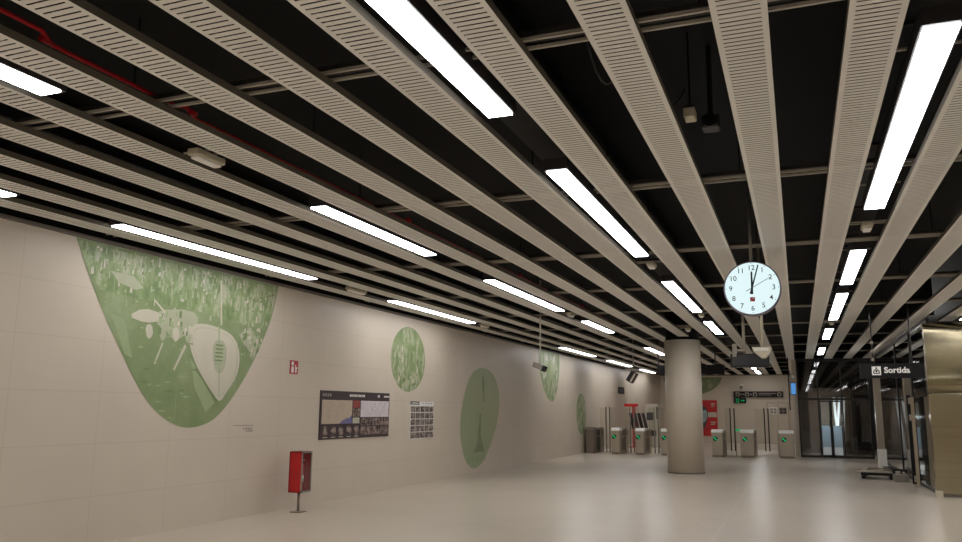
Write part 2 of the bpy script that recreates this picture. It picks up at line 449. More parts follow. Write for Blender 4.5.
# small emergency luminaires in the light gaps
EM = [(gapx(-7), 4.97, 'left row between the lights high above the large mural', .17), (gapx(1), 9.35, 'in the row right of the clock, behind the nearest light', .12),
      (gapx(-3), 10.95, 'in the row left of the clock, before its third light', .12), (gapx(-3), 17.1, 'in the row left of the clock, before its fourth light', .12),
      (gapx(-7), 16.25, 'second row from the mural wall, before its fourth light', .16), (gapx(-11), 11.8, 'beside the mural wall, between its second and third lights', .28),
      (gapx(-11), 17.9, 'beside the mural wall, just past its third light', .2), (gapx(-4), 20.1, 'in the gap before the round column', .16), (gapx(1), 19.4, 'in the row right of the clock, before its fourth light', .12)]
for x, y, w, hl in EM:
    r = thing('ceiling_emergency_light', (x, y, H), 'small white emergency light %s' % w, 'emergency light', 'emergency lights between the slats')
    b = B(); hw = .055
    box(b, x-hw, x+hw, y-hl, y+hl, H-.012, H+.05); link('body', b, 'beige', r, bevel=.015)
    b = B(); box(b, x-.04, x+.04, y-hl+.03, y+hl-.03, H-.035, H-.012); link('lens', b, 'white', r, bevel=.01)
    b = B()
    for yy in (-.05, .05): box(b, x-.19, x+.19, y+yy-.007, y+yy+.007, H+.05, H+.064)
    link('bracket', b, 'rail', r)

# ------------------------------------------------------------------ things above the slats
r = thing('sprinkler_pipe', (-4.1, 10, 3.75), 'thin red sprinkler pipe running above the slats at upper left', 'pipe')
b = B(); z, x = 3.75, -4.05
tube(b, [(x+.03, -3.5, z+.02), (x+.03, 3.12, z+.02), (x, 3.22, z-.02), (x, 4.25, z-.02), (x, 4.36, z+.01), (x-.03, 4.5, z-.03), (x-.02, 20, z-.03)], .015, 8)
link('pipe_run', b, 'redpipe', r)
b = B()
for y in (1.5, 3.17, 4.43, 8, 12, 16): cyl(b, (x, y-.03, z-.01), (x, y+.03, z-.01), .022, n=10)
link('coupling', b, 'redpipe', r)
b = B(); tube(b, [(x, 6, z), (x, 6, TOP)], .005, 6); tube(b, [(x, 12, z), (x, 12, TOP)], .005, 6); tube(b, [(x, 2.4, z), (x, 2.4, TOP)], .005, 6); link('hanger_rod', b, 'duct', r)

for x, w, y0, y1, z0, lab in ((-1.9, .5, -3, 30, 3.95, 'black air duct above the slats left of the clock'), (-6.3, .4, -3, 38, 4.0, 'black air duct above the slats near the mural wall'), (.8, .42, -3, 28, 3.98, 'black air duct above the slats right of the clock')):
    r = thing('air_duct', (x, 12, z0), lab, 'duct')
    b = B(); box(b, x-w/2, x+w/2, y0, y1, z0, z0+.28); link('duct_run', b, 'duct', r)
    b = B()
    for i in range(int((y1-y0)/2.4)): box(b, x-w/2-.02, x+w/2+.02, y0+1+i*2.4, y0+1.04+i*2.4, z0-.02, z0+.3)
    link('flange', b, 'darkmetal', r)
    b = B()
    for i in range(int((y1-y0)/6)):
        for sx in (-1, 1): cyl(b, (x+sx*w*.45, y0+3+i*6, z0+.28), (x+sx*w*.45, y0+3+i*6, TOP), .006, n=6)
    link('hanger_rod', b, 'duct', r)

def curve_pts(p0, p1, sag, n=10):
    return [(p0[0]+(p1[0]-p0[0])*t, p0[1]+(p1[1]-p0[1])*t, p0[2]+(p1[2]-p0[2])*t - sag*4*t*(1-t)) for t in [i/n for i in range(n+1)]]
b = B(); tube(b, curve_pts((-1.05, 4.6, 4.3), (-.75, 6.6, 4.3), .45), .008, 6); tag(link('ceiling_cable', b, 'cable'), 'loose grey cable looping down above the slats ahead of the clock', 'cable')
b = B(); tube(b, curve_pts((-1.25, 5.0, 4.3), (-.95, 5.2, 4.3), .5), .008, 6); tag(link('ceiling_cable', b, 'cable'), 'short grey cable loop hanging above the slats, farther left of the clock', 'cable')

# junction box with loudspeaker in the gap before the clock
r = thing('junction_box', (-.60, 5.65, 3.72), 'small beige junction box above the slats ahead of the clock', 'box')
b = B(); box(b, -.655, -.575, 5.58, 5.72, 3.68, 3.75); link('box_body', b, 'beige', r, bevel=.008)
b = B(); box(b, -.65, -.58, 5.585, 5.715, 3.75, 3.765); link('box_lid', b, 'housing', r)
b = B(); cyl(b, (-.615, 5.65, 3.76), (-.615, 5.65, TOP), .008, n=8); link('conduit', b, 'duct', r)
r = thing('ceiling_speaker', (-.5, 5.95, 3.72), 'dark horn loudspeaker above the slats beside the beige junction box', 'loudspeaker')
b = B(); box(b, -.56, -.43, 5.85, 6.0, 3.68, 3.78); link('speaker_body', b, 'housing', r, bevel=.015)
b = B(); cyl(b, (-.495, 5.83, 3.73), (-.495, 5.86, 3.73), .05, n=14); link('speaker_cone', b, 'blackmatt', r)
b = B(); cyl(b, (-.495, 5.92, 3.78), (-.495, 5.92, TOP), .02, n=8); link('mounting_arm', b, 'duct', r)

# ------------------------------------------------------------------ clock
CX, CY, CZ, CR = -.449, 10.3, 3.103, .338
r = thing('hanging_clock', (CX, CY, CZ), 'round lit station clock with black hands hanging on a rod', 'clock')
b = B(); n = 64
cyl(b, (CX, CY-.07, CZ), (CX, CY+.07, CZ), CR, n=n); link('clock_case', b, 'clockrim', r, bevel=.012)
b = B(); cyl(b, (CX, CY-.078, CZ), (CX, CY-.071, CZ), CR-.018, n=n); link('dial', b, 'dial', r)
yy = CY-.081
for k in range(1, 13):
    b = B(); a = k*PI/6; text(b, str(k), .088, face_y(CX+math.sin(a)*CR*.745, yy, CZ+math.cos(a)*CR*.745), 0, .0004)
    cyl(b, (CX+math.sin(a)*CR*.905, yy, CZ+math.cos(a)*CR*.905), (CX+math.sin(a)*CR*.905, yy+.002, CZ+math.cos(a)*CR*.905), .005, n=8)
    link('numeral', b, 'ink', r)
def hand(ang, l0, l1, w0, w1, name, dy, m='ink'):
    b = B(); d = Vector((math.sin(ang), 0, math.cos(ang))); s = Vector((math.cos(ang), 0, -math.sin(ang)))
    c = Vector((CX, yy-dy, CZ))
    f = [c - d*l0 - s*w0, c - d*l0 + s*w0, c + d*l1 + s*w1, c + d*l1 - s*w1]
    v = [b.verts.new(p) for p in f]; w = [b.verts.new(p + Vector((0, -.004, 0))) for p in f]
    b.faces.new(v); b.faces.new(w[::-1])
    for i in range(4): b.faces.new((v[i], v[(i+1) % 4], w[(i+1) % 4], w[i]))
    link(name, b, m, r)
hand(0.01, .075, .205, .013, .010, 'hour_hand', .004)
hand(.283, .075, .295, .010, .007, 'minute_hand', .010)
hand(1.05, .08, .255, .0035, .0025, 'second_hand', .016)
b = B(); box(b, CX-.028, CX+.028, yy-.001, yy+.001, CZ-.165, CZ-.112, 0)
for (u0, u1, w0, w1) in ((-.014, -.006, -.155, -.135), (.004, .012, -.142, -.120), (-.014, .012, -.142, -.137)):
    box(b, CX+u0, CX+u1, yy-.003, yy-.001, CZ+w0, CZ+w1, 1)
link('emblem', b, ['redink', 'whiteink'], r)
b = B(); cyl(b, (CX, CY, CZ+CR-.01), (CX, CY, TOP), .019, n=12); link('hanging_rod', b, 'grey', r)

# ------------------------------------------------------------------ hanging devices beyond the clock
r = thing('train_display', (-.93, 18.5, 2.72), 'dark double display hanging from a rod below the clock', 'display')
b = B(); box(b, -1.33, -.52, 18.38, 18.62, 2.57, 2.86); link('display_case', b, 'darkmetal', r, bevel=.01)
b = B(); box(b, -1.29, -.56, 18.372, 18.38, 2.6, 2.83); link('screen', b, 'blackgloss', r)
b = B(); cyl(b, (-1.04, 18.5, 2.86), (-1.04, 18.5, TOP), .03, n=10); box(b, -1.26, -1.0, 18.45, 18.55, 2.92, 2.97); box(b, -1.28, -1.2, 18.36, 18.6, 2.8, 3.08); link('hanging_bracket', b, 'rail', r)
r = thing('wedge_speaker', (-.51, 14, 2.57), 'beige wedge loudspeaker on a rod right below the clock', 'loudspeaker')
b = B(); prism(b, [(-.665, 2.665), (-.36, 2.665), (-.385, 2.56), (-.45, 2.485), (-.52, 2.485), (-.64, 2.59)], lambda p, q, d: (p, 13.9+d, q), 0, .22); link('speaker_body', b, 'beige', r, bevel=.01)
b = B(); box(b, -.63, -.40, 13.892, 13.9, 2.6, 2.645); link('grille', b, 'slat', r)
b = B(); cyl(b, (-.49, 14.0, 2.665), (-.49, 14.0, TOP), .022, n=10); link('hanging_rod', b, 'beige', r)

r = thing('hanging_sign', (-3.2, 27, 2.97), 'wide black sign hanging from the ceiling behind the round column', 'sign')
b = B(); box(b, -4.30, -2.15, 26.93, 27.07, 2.80, 3.11); link('sign_board', b, 'blackmatt', r, bevel=.01)
b = B()
for x in (gapx(-7)+.1, gapx(-4)): cyl(b, (x, 27, 3.11), (x, 27, TOP), .02, n=8)
link('hanging_rod', b, 'darkmetal', r)

def camera_thing(x, y, z, lab):
    r = thing('security_camera', (x, y, z), lab, 'camera')
    m = Matrix.Translation((x, y, z)) @ Matrix.Rotation(.35, 4, 'Y')
    b = B(); box(b, -.16, .06, -.07, .07, -.055, .055, 0, m); link('camera_body', b, 'grey', r, bevel=.01)
    b = B(); box(b, .06, .13, -.065, .065, -.07, .05, 0, m); cyl(b, m @ Vector((.13, 0, 0)), m @ Vector((.15, 0, 0)), .045, n=12); link('camera_lens', b, 'blackgloss', r)
    b = B(); cyl(b, (x, y, z+.04), (x, y, TOP), .014, n=8); link('hanging_rod', b, 'rail', r)
camera_thing(-5.02, 16.2, 2.50, 'security camera on a thin rod in front of the mural cut by the ceiling')
r = thing('wall_camera', (-2.75, YF-.15, 3.0), 'tiny camera on the far wall above the black station sign', 'camera')
b = B(); box(b, -2.83, -2.67, YF-.05, YF, 2.96, 3.08); link('mounting_plate', b, 'white', r)
b = B(); box(b, -2.8, -2.7, YF-.25, YF-.05, 2.86, 2.95); link('camera_body', b, 'darkmetal', r, bevel=.01)

r = thing('tilted_monitor', (-5.6, 31, 2.9), 'tilted dark monitor on a ceiling arm before the far left corner', 'monitor')
m = Matrix.Translation((-5.66, 30.0, 2.9)) @ Matrix.Rotation(.55, 4, 'Y')
b = B(); box(b, -.14, .10, -.2, .2, -.28, .14, 0, m); link('monitor_case', b, 'darkmetal', r, bevel=.015)
b = B(); box(b, .01, .08, -.21, -.2, -.24, .12, 0, m); link('side_stripe', b, 'beige', r)
b = B(); box(b, .10, .108, -.17, .17, -.25, .12, 0, m); link('screen', b, 'blackgloss', r)
b = B(); cyl(b, (-5.66, 30.0, 3.1), (-5.66, 30.0, TOP), .025, n=8); box(b, -6.0, -5.6, 29.95, 30.05, 3.08, 3.14); link('ceiling_arm', b, 'rail', r)

# ------------------------------------------------------------------ column
r = thing('round_column', (-2.85, 22.2, 0), 'thick round beige column standing in front of the ticket gates', 'column')
b = B(); cyl(b, (-2.85, 22.2, 0), (-2.85, 22.2, 3.50), .475, n=64); link('shaft', b, 'column', r)
b = B(); cyl(b, (-2.85, 22.2, 3.50), (-2.85, 22.2, TOP), .44, n=48); link('column_head', b, 'black', r)
b = B(); cyl(b, (-2.85, 22.2, 0), (-2.85, 22.2, .035), .483, n=64); link('base_ring', b, 'trim', r)

# ------------------------------------------------------------------ wall prints
def wallpt(y, z, d=0.0): return (WX + .004 + d, y, z)
def mural(name, outline, mats, shapes, label, fn=wallpt):
    b = B(); prism(b, outline, fn, 0)
    for i, (poly, mi) in enumerate(shapes): prism(b, poly, lambda p, q, d, i=i: fn(p, q, .001 + .00001*i), mi)
    # face the room
    o = link(name, b, mats, fixn=False)
    return tag(o, label, 'mural', 'green photo murals on the wall')
def rect(y0, y1, z0, z1): return [(y0, z0), (y1, z0), (y1, z1), (y0, z1)]
m1 = [(6.737, 3.54), (6.977, 3.109), (7.259, 2.655), (7.506, 2.322), (7.799, 1.931), (8.058, 1.646), (8.35, 1.449), (8.609, 1.345), (8.834, 1.311), (9.101, 1.338), (9.373, 1.432), (9.686, 1.693), (10.008, 2.074), (10.299, 2.505), (10.554, 2.987), (10.70, 3.54)]
def smooth(poly, closed=True, it=2):
    for _ in range(it):
        q = []
        for i in range(len(poly)):
            a, c = poly[i], poly[(i+1) % len(poly)]
            if not closed and i == len(poly)-1: q.append(a); continue
            q += [(.75*a[0]+.25*c[0], .75*a[1]+.25*c[1]), (.25*a[0]+.75*c[0], .25*a[1]+.75*c[1])]
        poly = q
    return poly
m1s = [m1[0]] + smooth(m1, False) + [m1[-1]]
def inside(poly, y, z):
    c = False
    for i in range(len(poly)):
        (a, p), (e, q) = poly[i], poly[i-1]
        if (p > z) != (q > z) and y < (e-a)*(z-p)/(q-p)+a: c = not c
    return c
sh = []
# town at the top: upright blocks of trees and facades
sh.append(([(6.775, 3.50), (6.99, 3.13), (7.16, 2.98), (7.8, 2.95), (8.8, 2.92), (9.6, 2.85), (10.42, 2.80), (10.53, 3.0), (10.64, 3.4), (10.67, 3.50)], 5))
for i in range(420):
    y = random.uniform(6.8, 10.6); z = 3.52 - abs(random.gauss(0, .32)); w = random.uniform(.012, .055); h = random.uniform(.02, .13)
    if z < 2.74 + .10*(y-6.8)/4: continue
    p = [(y-w/2, z-h/2), (y+w/2, z-h/2+.01), (y+w/2*random.uniform(.3, 1), z+h/2), (y-w/2*random.uniform(.3, 1), z+h/2-.01)]
    if all(inside(m1s, *q) for q in p): sh.append((p, random.choice([1, 1, 2, 2, 4, 4, 3])))
EXTRA = []
for d0, mi_ in ((.90, 4), (.885, 3)):      # deck line inside the hull
    EXTRA.append((smooth([(9.34+(y-9.34)*d0, 2.25+(z-2.25)*d0) for y, z in [(8.75, 2.711), (8.711, 2.494), (8.855, 2.211), (9.12, 1.927), (9.37, 1.70), (9.46, 1.675), (9.57, 1.81), (9.824, 2.095), (9.818, 2.441), (9.636, 2.657), (9.284, 2.738), (8.956, 2.76)]], it=2), mi_))
EXTRA += [(smooth([(9.20, 2.55), (9.50, 2.55), (9.53, 2.2), (9.4, 2.05), (9.25, 2.15)], it=1), 4), ([(9.30, 2.76), (9.33, 2.76), (9.42, 1.75), (9.405, 1.75)], 2)]
for i in range(6): EXTRA.append((rect(9.28, 9.43, 2.2+.05*i, 2.22+.05*i), 2))
for i in range(4):
    y = 7.9+.24*i; EXTRA.append((smooth([(y, 2.62), (y+.12, 2.66), (y+.16, 2.5), (y+.06, 2.44)], it=1), random.choice([3, 4])))
for i in range(46):                       # ripples and glints on the water
    y = random.uniform(7.2, 8.9); z = random.uniform(1.45, 2.6); w = random.uniform(.05, .2); h = random.uniform(.008, .02)
    p = [(y, z), (y+w*.4, z+h), (y+w, z), (y+w*.5, z-h)]
    if all(inside(m1s, *q) for q in p): EXTRA.insert(0, (p, random.choice([2, 2, 2, 5, 1])))
for i in range(40):
    y = random.uniform(9.8, 10.35); z = random.uniform(2.35, 2.8); w = random.uniform(.03, .09)
    p = [(y, z), (y+w, z+.03), (y+w*1.1, z-.02), (y+.02, z-.04)]
    if all(inside(m1s, *q) for q in p): EXTRA.append((p, random.choice([1, 2, 3, 4])))
boat = [(8.75, 2.711), (8.711, 2.494), (8.855, 2.211), (9.12, 1.927), (9.37, 1.70), (9.46, 1.675), (9.57, 1.81), (9.824, 2.095), (9.818, 2.441), (9.636, 2.657), (9.284, 2.738), (8.956, 2.76)]
sh += [([(7.342, 2.711), (7.56, 2.664), (7.738, 2.194), (7.608, 2.234)], 2),
       ([(8.774, 2.259), (9.33, 1.66), (9.15, 1.52), (8.90, 1.85)], 2),
       (smooth([(8.062, 2.845), (8.743, 2.926), (8.914, 2.783), (8.698, 2.626), (8.56, 2.508), (8.418, 2.47), (8.261, 2.61), (8.081, 2.669)], it=1), 4),
       ([(7.283, 3.23), (7.657, 3.217), (7.833, 3.094), (7.707, 3.05), (7.418, 3.106)], 4),
       (smooth([(7.599, 2.707), (7.86, 2.846), (8.17, 2.806), (8.146, 2.701), (7.915, 2.652)], it=1), 3),
       ([(9.769, 2.669), (10.031, 2.812), (10.25, 2.60), (10.17, 2.347), (9.87, 2.561)], 4),
       (smooth(boat, it=2), 3), ([(9.284, 3.418), (9.317, 3.423), (9.381, 2.775), (9.348, 2.772)], 3),
       ([(8.224, 2.428), (8.252, 2.425), (8.132, 2.139), (8.104, 2.142)], 3), ([(8.642, 2.435), (8.682, 2.412), (8.489, 2.076), (8.459, 2.085)], 3),
       ([(8.015, 2.967), (8.048, 2.971), (8.274, 2.818), (8.225, 2.813)], 3),
       ([(9.248, 2.511), (9.432, 2.526), (9.46, 2.235), (9.277, 2.224)], 4), ([(8.845, 2.532), (8.904, 2.564), (8.999, 2.409), (8.94, 2.367)], 1),
       ([(8.9, 2.12), (9.40, 1.68), (9.39, 1.66), (8.87, 2.12)], 1)]
sh += EXTRA
for i in range(5): sh.append((rect(9.27, 9.44, 2.25+.055*i, 2.27+.055*i), 1))
for i in range(26):
    y = random.uniform(8.1, 8.75); z = random.uniform(2.55, 2.85); w = random.uniform(.02, .06); h = random.uniform(.03, .12)
    sh.append((rect(y-w/2, y+w/2, z-h/2, z+h/2), random.choice([1, 2, 3])))
for i in range(14):
    y = random.uniform(9.85, 10.25); z = random.uniform(2.45, 2.7); w = random.uniform(.03, .08)
    sh.append(([(y, z), (y+w, z+.04), (y+w*1.2, z-.02), (y+.02, z-.05)], random.choice([1, 2, 3])))
for y in (7.35, 8.55, 9.75): sh.append((rect(y-.004, y+.004, 1.75 if y > 8 else 2.7, 3.5) if y != 8.55 else rect(y-.004, y+.004, 1.4, 1.76), 2))
mural('wall_mural', m1s, ['g_plain', 'g_dark', 'g_mid', 'g_pale', 'g_pale2', 'g_trees'], sh, 'large green parabola mural showing a marina with a white boat')
ell = lambda cy, cz, ry, rz, n=48, t=0: [(cy+ry*math.cos(a)*math.cos(t)-rz*math.sin(a)*math.sin(t), cz+ry*math.cos(a)*math.sin(t)+rz*math.sin(a)*math.cos(t)) for a in [2*PI*i/n for i in range(n)]]
def specks(poly, n, zr, yr, big, mis):
    out = []
    for i in range(n):
        y = random.uniform(*yr); z = random.uniform(*zr); w = random.uniform(.2, 1)*big; h = random.uniform(.3, 1.4)*big
        p = smooth([(y-w/2, z-h*.2), (y+w*.1, z-h/2), (y+w/2, z+h*.1), (y-w*.1, z+h/2)], it=1)
        if all(inside(poly, *q) for q in p): out.append((p, random.choice(mis)))
    return out
p2 = ell(15.45, 2.652, .822, .695)
mural('wall_mural', p2, ['g_trees', 'g_dark', 'g_mid', 'g_pale', 'g_pale2'], specks(p2, 60, (2.0, 2.9), (14.7, 16.2), .16, [3, 4, 4, 1, 2]), 'small green oval mural of trees above the photo poster')
p3 = smooth([(19.792, 2.71), (20.501, 2.636), (21.002, 2.313), (21.163, 1.841), (21.02, 1.325), (20.661, .826), (20.082, .358), (19.704, .179), (19.422, .117), (19.165, .133), (18.891, .226), (18.578, .471), (18.361, .969), (18.364, 1.423), (18.528, 1.883), (18.821, 2.319), (19.238, 2.6)])
s3 = [([(19.821, 2.48), (19.936, 2.485), (19.98, 2.25), (19.999, 1.825), (19.885, 1.807), (19.80, 2.2)], 1), ([(19.645, 1.497), (19.757, 1.497), (19.728, .934), (19.55, .938)], 1),
      ([(19.55, .938), (19.772, .933), (19.85, .75), (20.01, .522), (19.259, .516), (19.45, .7)], 1), ([(18.66, .46), (20.2, .44), (19.704, .2), (19.422, .14), (19.165, .155), (18.92, .245)], 2)]
for i in range(9): s3.append((rect(18.85+.15*i, 18.89+.15*i, .27, .43), 1))
mural('wall_mural', p3, ['g_sky', 'g_shade', 'g_mid'], s3, 'tall tilted green oval mural showing a slender stone monument')
p4 = [(24.71, 3.54)] + smooth([(24.72, 3.5), (24.802, 2.992), (25.14, 2.5), (25.663, 2.055), (26.208, 1.856), (26.663, 1.968), (27.063, 2.459), (27.276, 3.013), (27.25, 3.5)], False) + [(27.24, 3.54)]
mural('wall_mural', p4, ['g_mix', 'g_dark', 'g_mid', 'g_pale', 'g_pale2'], specks(p4, 50, (2.1, 3.4), (24.9, 27.1), .3, [3, 4, 4, 2]), 'half oval green mural cut by the ceiling behind the security camera')
p5 = ell(30.27, 1.48, .72, .78)
mural('wall_mural', p5, ['g_trees', 'g_dark', 'g_mid', 'g_pale', 'g_pale2'], specks(p5, 40, (.9, 2.1), (29.7, 30.9), .2, [3, 4, 2, 1]), 'narrow green oval mural low on the wall beside the leftmost ticket gate')
p6 = [q for q in ell(-5.3, 3.65, 1.6, 1.15, 72) if q[1] <= H-.04]
p6.sort(key=lambda q: q[0])
mural('wall_mural', p6, ['g_shade', 'g_sky', 'g_mid'], specks(p6, 20, (2.6, 3.4), (-6.4, -4.2), .4, [1, 2]), 'green round mural on the far wall behind the column', fn=lambda p, q, d=0: (p, YF-.004-d, q))

# faint lettering on the wall below the large mural
b = B()
for (y0, y1, z) in ((9.78, 10.25, 1.33), (10.0, 10.25, 1.285), (10.08, 10.25, 1.245)):
    y = y0
    while y < y1-.02:
        w = random.uniform(.015, .035); prism(b, rect(y, min(y+w, y1), z-.009, z+.009), lambda p, q, d: wallpt(p, q)); y += w+.012
tag(link('wall_lettering', b, 'greyink', fixn=False), 'faint small grey lettering on the wall beneath the large mural', 'lettering')

# ------------------------------------------------------------------ information panel and poster
def board(name, y0, y1, z0, z1, mats, items, label, cat, t=.018):
    b = B(); box(b, WX+.001, WX+t, y0, y1, z0, z1, 0)
    for i, (poly, mi) in enumerate(items):
        pp = [(y0+(y1-y0)*u, z1-(z1-z0)*v) for u, v in poly]
        prism(b, pp, lambda p, q, d, i=i: (WX+t+.0012+.0002*i, p, q), mi)
    o = link(name, b, mats, fixn=False); return tag(o, label, cat)
U = lambda u0, u1, v0, v1: [(u0, v0), (u1, v0), (u1, v1), (u0, v1)]
it = [(U(.0, 1, 0, 1), 0), (U(.02, .425, .19, .685), 1), ([(.25, .685), (.29, .62), (.35, .575), (.39, .56), (.425, .49), (.425, .685)], 2),
      (U(.435, .535, .19, .35), 4), (U(.435, .535, .36, .55), 5), (U(.435, .535, .56, .685), 6), (U(.545, .99, .19, .55), 3), (U(.545, .99, .565, .94), 5)]
for i in range(5):
    cu = .07 + .105*i
    it.append(([(cu+.036*math.cos(a), .83+.10*math.sin(a)) for a in [2*PI*j/18 for j in range(18)]], 5))
    it.append(([(cu+.017*math.cos(a), .82+.05*math.sin(a)) for a in [2*PI*j/12 for j in range(12)]], 8))
    it.append((U(cu-.03, cu+.03, .955, .965), 7))
for i in range(5): it.append((U(.545+.089*i, .553+.089*i, .565, .94), 0))
it.append((U(.545, .99, .735, .755), 0))
for i in range(4): it.append((U(.02+.03*i, .04+.03*i, .06, .12), 8))
u = .38
while u < .60:
    w = random.uniform(.01, .02); it.append((U(u, u+w, .06, .11), 7)); u += w+.005
for i in range(3): it.append((U(.80+.012*i, .808+.012*i, .05, .11), 7))
u = .90
while u < .98: it.append((U(u, u+.014, .065, .1), 7)); u += .018
for i in range(40):
    uu, vv = random.uniform(.56, .97), random.uniform(.22, .53); a = random.uniform(0, PI); l = random.uniform(.01, .03)
    it.append(([(uu, vv), (uu+l*math.cos(a), vv+2*l*math.sin(a)), (uu+l*math.cos(a)+.002, vv+2*l*math.sin(a)+.006), (uu+.002, vv+.006)], 8))
it.append((U(.537, .5385, 0, 1), 9))
board('information_sign', 12.06, 14.6, 1.055, 1.905, ['p_dark', 'p_tan', 'p_blue', 'p_lilac', 'p_red', 'p_pic', 'p_green', 'whiteink', 'greyink', 'blackmatt'], it, 'wide dark information panel with two maps and photos on the mural wall', 'panel')
it = [(U(0, 1, .115, 1), 0), (U(0, .37, 0, .085), 1), (U(.05, .33, .03, .055), 0)]
for i in range(4): it.append((U(.48+.12*i, .55+.12*i, .03, .05), 3))
for rr in range(5):
    v0 = .13 + .173*rr
    for c in range(5):
        u0 = .02 + .195*c
        it.append((U(u0, u0+.18, v0, v0+.15), 2))
b = board('picture_poster', 15.58, 16.78, .955, 1.76, ['whiteink', 'p_dark', 'p_pic2', 'greyink'], it, 'white poster with a grid of small photos under the small oval mural', 'poster', .008)

# fire sign
r = thing('fire_sign', (WX+.01, 11.23, 2.25), 'small red fire equipment sign on the wall right of the large mural', 'sign')
b = B(); box(b, WX+.001, WX+.012, 11.12, 11.34, 2.15, 2.37); link('sign_plate', b, 'red', r)
b = B(); X = WX+.0135
for poly in (rect(11.15, 11.21, 2.29, 2.35), rect(11.15, 11.215, 2.17, 2.27), rect(11.255, 11.30, 2.17, 2.27), rect(11.245, 11.275, 2.275, 2.30), rect(11.29, 11.32, 2.24, 2.26)):
    prism(b, poly, lambda p, q, d: (X, p, q))
link('pictogram', b, 'whiteink', r, fixn=False)

# fire extinguisher cabinet on a post
r = thing('fire_cabinet', (-7.33, 10.93, 0), 'red fire cabinet with a glass front on a short steel post', 'fire cabinet')
x0, x1, y0, y1, z0, z1 = -7.43, -7.21, 10.78, 11.06, .305, .925
b = B(); t = .015
box(b, x0, x0+t, y0, y1, z0, z1); box(b, x0, x1, y0, y0+t, z0, z1); box(b, x0, x1, y1-t, y1, z0, z1); box(b, x0, x1, y0, y1, z0, z0+t); box(b, x0, x1, y0, y1, z1-t, z1)
link('cabinet_shell', b, 'red', r)
b = B(); w = .025
box(b, x1, x1+.012, y0, y0+w, z0, z1); box(b, x1, x1+.012, y1-w, y1, z0, z1); box(b, x1, x1+.012, y0, y1, z0, z0+w); box(b, x1, x1+.012, y0, y1, z1-w, z1)
d = link('door', b, 'grey', r)
b = B(); box(b, x1+.003, x1+.007, y0+w, y1-w, z0+w, z1-w); link('glass_pane', b, 'cabglass', d)
b = B(); box(b, x1+.012, x1+.022, y0+.005, y0+.018, .58, .64); link('handle', b, 'steel', d)
b = B(); cyl(b, (-7.33, 10.93, .02), (-7.33, 10.93, z0), .022, n=14); link('post', b, 'steel', r)
b = B(); box(b, -7.42, -7.24, 10.84, 11.02, 0, .012); link('base_plate', b, 'steel', r)
r = thing('fire_extinguisher', (-7.32, 10.92, z0+t), 'fire extinguisher standing inside the red cabinet', 'fire extinguisher')
b = B(); cyl(b, (-7.32, 10.92, z0+t+.001), (-7.32, 10.92, .70), .062, n=18); sphere(b, (-7.32, 10.92, .70), .062, (1, 1, .7)); link('cylinder_body', b, 'red', r)
b = B(); cyl(b, (-7.32, 10.92, .73), (-7.32, 10.92, .79), .018, n=10); box(b, -7.33, -7.25, 10.91, 10.93, .78, .80); link('valve', b, 'beige', r)
b = B(); cyl(b, (-7.32, 10.92, .46), (-7.32, 10.92, .56), .063, n=18); link('paper_label', b, 'white', r)
b = B(); tube(b, [(-7.28, 10.9, .76), (-7.25, 10.86, .66), (-7.255, 10.85, .5), (-7.26, 10.86, .42)], .009, 8); link('hose', b, 'blackmatt', r)

# small black sign on the wall past the gates
r = thing('wall_sign', (WX+.02, 37.85, 2.55), 'small dark square sign high on the wall above the leftmost gates', 'sign')
b = B(); box(b, WX, WX+.03, 37.2, 38.5, 2.40, 2.71); link('sign_board', b, 'blackmatt', r)
b = B()
for a in (37.5, 37.75, 38.05): box(b, WX+.03, WX+.032, a, a+.2, 2.48, 2.63)
link('pictogram', b, 'p_dark', r)

